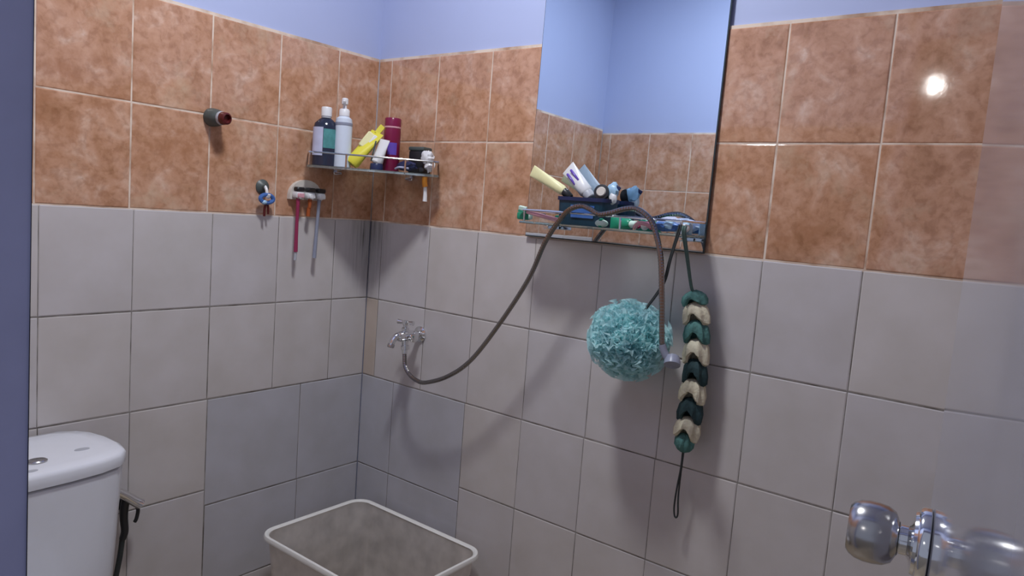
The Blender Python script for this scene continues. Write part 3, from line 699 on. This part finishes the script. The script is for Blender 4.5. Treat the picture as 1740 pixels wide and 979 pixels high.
# dark box and white packet
t = thing('dark_soap_box', 'small dark square soap box standing against the wall, right on corner shelf', 'box', (.235, -.032, CZ))
obj('box_body', B().box((.235, -.032, CZ + .034), (.054, .040, .068), rot=Matrix.Rotation(.15, 3, 'Z'), bevel=.004, seg=2), BLACK, t)
obj('box_lid', B().box((.235, -.032, CZ + .074), (.057, .043, .012), rot=Matrix.Rotation(.15, 3, 'Z'), bevel=.004, seg=2), DGREEN, t)
t = thing('navy_pouch', 'crumpled navy pouch lying on the right part of corner shelf', 'pouch', (.246, -.094, CZ))
obj('pouch_body', crumple(B(), (.246, -.094, CZ + .019), (.038, .016, .014), 21, 10, .25), NAVY, t)
obj('pouch_trim', B().tube([(.212, -.106, CZ + .010), (.236, -.113, CZ + .014), (.268, -.108, CZ + .012)], .003, 7, smooth=4), LAVEN, t)
t = thing('white_plastic_bag', 'crumpled white plastic bag bulging over the right end of corner shelf', 'bag', (.288, -.062, CZ))
obj('bag_body', crumple(B(), (.296, -.062, CZ + .048), (.0205, .014, .019), 31, 11, .35), WHITE, t)
obj('bag_tail', crumple(B(), (.300, -.056, CZ + .0245), (.0145, .013, .017), 33, 10, .35), WHITE, t)
obj('bag_knot', crumple(B(), (.288, -.078, CZ + .0105), (.011, .008, .008), 35, 8, .2), BLACK, t)
t = thing('hanging_brush', 'small orange and white brush hanging below right end of corner shelf', 'brush', (.290, -.058, CZ - .078))
obj('handle', B().tube([(.288, -.060, CZ - .008), (.288, -.060, CZ - .022), (.290, -.058, CZ - .036)], .0078, 10, smooth=3), ORANGE, t)
obj('tip', B().tube([(.290, -.058, CZ - .036), (.291, -.057, CZ - .060), (.291, -.057, CZ - .078)], lambda q: .0052 + .0015 * q, 10, smooth=3), WHITE, t)

# ------------------------------------------------------------------ fittings on the left wall
t = thing('pipe_stub', 'dark plastic pipe stub sticking out of brown tiles on left wall', 'pipe', (0, -.553, .243))
obj('stub_body', B().lathe([(.023, -.003), (.0235, .006), (.022, .020), (.0185, .033), (.0165, .036)], (0, -.556, .244), (1, .16, -.05), 24), DGREEN, t)
obj('stub_ring', B().lathe([(.0165, .034), (.0175, .036), (.0175, .041), (.0165, .043)], (0, -.556, .244), (1, .16, -.05), 24), GREYP, t)
obj('stub_end', B().lathe([(.0160, .042), (.0165, .045), (.0150, .058), (.011, .060), (.010, .052), (.003, .052)], (0, -.556, .244), (1, .16, -.05), 24), DRED, t)
# suction hook
t = thing('suction_hook', 'small grey suction hook left of the toothbrush holder on brown tiles', 'hook', (.0, -.400, .075))
obj('suction_cup', B().lathe([(.0200, .0005), (.0205, .003), (.015, .008), (.008, .012), (.007, .017)], (0, -.401, .078), (1, 0, 0), 24), DGREEN, t)
obj('hook_arm', B().tube([(.014, -.401, .080), (.022, -.401, .070), (.026, -.401, .055), (.032, -.401, .050), (.036, -.401, .058)], .0042, 8, smooth=4), WHITE, t)
t = thing('blue_hair_tie', 'blue hair tie hung on the small grey suction hook', 'hair tie', (.026, -.401, .030))
obj('band', B().tube([(.025, -.401 + .020 * math.cos(a), .046 + .011 * math.sin(a)) for a in [2 * math.pi * k / 20 for k in range(20)]], .0060, 8, closed=True), BLUEP, t)
obj('knot', B().ball((.027, -.410, .036), .0065, (1, 1.3, 1), 12), SKYB, t)
obj('tail', B().tube([(.025, -.403, .037), (.022, -.405, .018), (.020, -.404, -.002)], .0035, 7, smooth=3).tube([(.025, -.399, .037), (.022, -.394, .020), (.020, -.392, .004)], .003, 7, smooth=3), DRED, t)
# toothbrush holder
t = thing('toothbrush_holder', 'white arched toothbrush holder on brown tiles under the corner shelf', 'holder', (0, -.263, .075))
arch = [(-.319 + .0, .060)]
pts = [(-.263 + .056 * math.cos(math.radians(a)), .062 + .046 * math.sin(math.radians(a))) for a in range(0, 181, 15)]
b = B().rings([[V((x, yy, zz)) for yy, zz in pts + [(-.319, .050), (-.207, .050)]] for x in (.0006, .010, .014)]); obj('back_plate', b, OFFW, t)
for k, yy in enumerate((-.300, -.262, -.226)):
    c = obj('brush_cap', B().box((.026, yy, .064), (.026, .028, .020), bevel=.006, seg=2), WHITE, t)
    obj('slot', B().box((.0300, yy, .0795), (.020, .027, .013), bevel=.003), BLACK, c)
    obj('cap_front', B().box((.0395, yy, .062), (.006, .022, .013), bevel=.002), PINK if k == 0 else WHITE, c)
def hang_brush(name, label, y, hm, zb, lean, tip=None):
    t = thing(name, label, 'toothbrush', (.026, y, .050), 'toothbrushes hanging in the wall holder')
    pth = [(.030, y, .056), (.030, y + lean * .2, .030), (.028, y + lean * .5, (zb + .05) / 2), (.027, y + lean, zb)]
    obj('handle', B().tube(pth, lambda q: .0062 - .0012 * math.sin(q * 3.1), 10, smooth=6), hm, t)
    obj('brush_head', B().box((.030, y, .0605), (.009, .012, .016), bevel=.002), hm, t)
    obj('bristles', B().box((.0375, y, .0605), (.008, .010, .014), bevel=.001), BRISTLE, t, kind='stuff')
    if tip: obj('tip_shadow', B().tube([(.027, y + lean, zb + .001), (.027, y + lean - .001, zb - .024)], .0042, 8), tip, t)  # grey rod stands in for the shadow below the handle
hang_brush('toothbrush', 'long wine red toothbrush hanging leftmost in the white wall holder', -.303, REDP, -.100, .002, GREYP)
hang_brush('toothbrush', 'short orange-brown toothbrush hanging in the middle of the wall holder', -.262, mat('burnt_orange_plastic', (.35, .08, .02), .35), .004, -.002)
hang_brush('toothbrush', 'slim grey-blue toothbrush hanging rightmost in the white wall holder', -.229, GREYB, -.118, -.006)

# ------------------------------------------------------------------ toilet
TY = -1.052
right = [(.012, -.905), (.030, -.872), (.060, -.852), (.105, -.842), (.165, -.840), (.207, -.848), (.236, -.872), (.252, -.915), (.260, -.975)]
lid = right + [(.263, TY)] + [(x, 2 * TY - y) for x, y in reversed(right)]
t = thing('toilet', 'white ceramic toilet with cistern against left wall beside the doorway', 'toilet', (.30, TY, -F))
obj('cistern', B().loft(lid, [(-.93, .84, .10, TY), (-.90, .88, .10, TY), (-.72, .93, .09, TY), (-.565, .972, .08, TY), (-.5520, .972, .08, TY), (-.5505, .955, .09, TY), (-.5500, .90, .10, TY), (-.5450, .90, .10, TY)]), CERAM, t)
lidp = obj('cistern_lid', B().loft(lid, [(-.5455, .972, .10, TY), (-.5440, .995, .10, TY), (-.536, 1.0, .10, TY), (-.524, 1.0, .10, TY), (-.518, .985, .10, TY), (-.5145, .95, .10, TY), (-.513, .80, .10, TY), (-.5122, .4, .10, TY)]), CERAM, t)
b = B().lathe([(.019, 0), (.019, .003), (.016, .005)], (.192, -1.016, -.5128), (0, 0, 1), 24, sx=.8, sy=1.0); obj('flush_button', b, STEEL, lidp)
b = B().lathe([(.009, 0), (.008, .0015)], (.235, -1.040, -.5140), (0, 0, 1), 16, sx=.7, sy=1.3); obj('button_mark', b, GREYP, lidp)
b = B().lathe([(.012, 0), (.011, .0012)], (.170, -.923, -.5128), (0, 0, 1), 20, sx=.7, sy=1.3); obj('lid_mark', b, GREYP, lidp)  # flat grey oval mark on the lid
bw = [(.50 + (.235 if math.cos(a) > 0 else .22) * math.cos(a), TY + .185 * math.sin(a)) for a in [2 * math.pi * k / 36 for k in range(36)]]
obj('bowl', B().loft(bw, [(-1.25, .62, .42, TY), (-1.20, .60, .42, TY), (-1.08, .70, .44, TY), (-.94, .95, .48, TY), (-.875, 1.0, .50, TY), (-.870, .97, .50, TY)]), CERAM, t)
obj('bowl_neck', B().loft([(.03, TY - .16), (.33, TY - .16), (.33, TY + .16), (.03, TY + .16)], [(-1.20, .8, .2, TY), (-.96, .95, .18, TY), (-.925, 1.0, .17, TY)]), CERAM, t)
obj('seat_lid', B().loft(bw, [(-.868, 1.0, .50, TY), (-.860, 1.02, .50, TY), (-.848, 1.02, .50, TY), (-.838, .97, .50, TY)]), WHITE, t)
# bidet sprayer hanging on the wall beside the cistern
t = thing('bidet_sprayer', 'chrome bidet sprayer hanging on the wall hook beside the cistern', 'sprayer', (.03, -.768, -.715))
obj('holder', B().box((.014, -.775, -.722), (.028, .022, .030), bevel=.003), BLACK, t)
obj('spray_body', B().tube([(.046, -.792, -.680), (.048, -.772, -.696), (.052, -.752, -.714), (.056, -.739, -.724)], lambda q: .0105 + .0025 * q, 14, smooth=5), CHROME, t)
obj('trigger', B().tube([(.053, -.752, -.722), (.055, -.746, -.736), (.054, -.749, -.758), (.052, -.752, -.766)], .0045, 8, smooth=4), BLACK, t)
obj('grip', B().tube([(.044, -.770, -.700), (.040, -.772, -.725), (.036, -.771, -.755), (.036, -.768, -.790), (.034, -.772, -.810)], lambda q: .011 - .003 * q, 12, smooth=5), BLACK, t)
obj('hose', B().tube([(.034, -.772, -.806), (.030, -.776, -.860), (.024, -.785, -.930), (.022, -.795, -1.02), (.020, -.80, -1.12), (.012, -.802, -1.17)], .0065, 9, smooth=6), CORDM, t)

# ------------------------------------------------------------------ storage bin in the corner
bx0, bx1, by0, by1 = .056, .590, -.414, -.024; cx, cy = (bx0 + bx1) / 2, (by0 + by1) / 2; RZ = -.900
t = thing('storage_bin', 'open milky plastic bin standing on the floor in the corner', 'bin', (cx, cy, -F))
ot = rrect(cx, cy, bx1 - bx0 - .02, by1 - by0 - .02, .05, 7)
b = B().loft(ot, [(-F + .001, .84, cx, cy), (-F + .006, .86, cx, cy), (RZ - .012, .992, cx, cy), (RZ - .004, .992, cx, cy), (RZ - .004, .984, cx, cy), (-F + .010, .85, cx, cy), (-F + .005, .83, cx, cy)])
obj('bin_body', b, BINM, t)
w, d = bx1 - bx0, by1 - by0
ring = lambda off, z: [V((x, y, z)) for x, y in rrect(cx, cy, w + off, d + off, .055 + off / 2, 7)]
b = B().rings([ring(-.020, RZ - .010), ring(-.002, RZ - .012), ring(0, RZ - .006), ring(-.006, RZ + .001), ring(-.020, RZ + .001), ring(-.030, RZ - .003)], closed=True)
obj('rim', b, BINR, t)
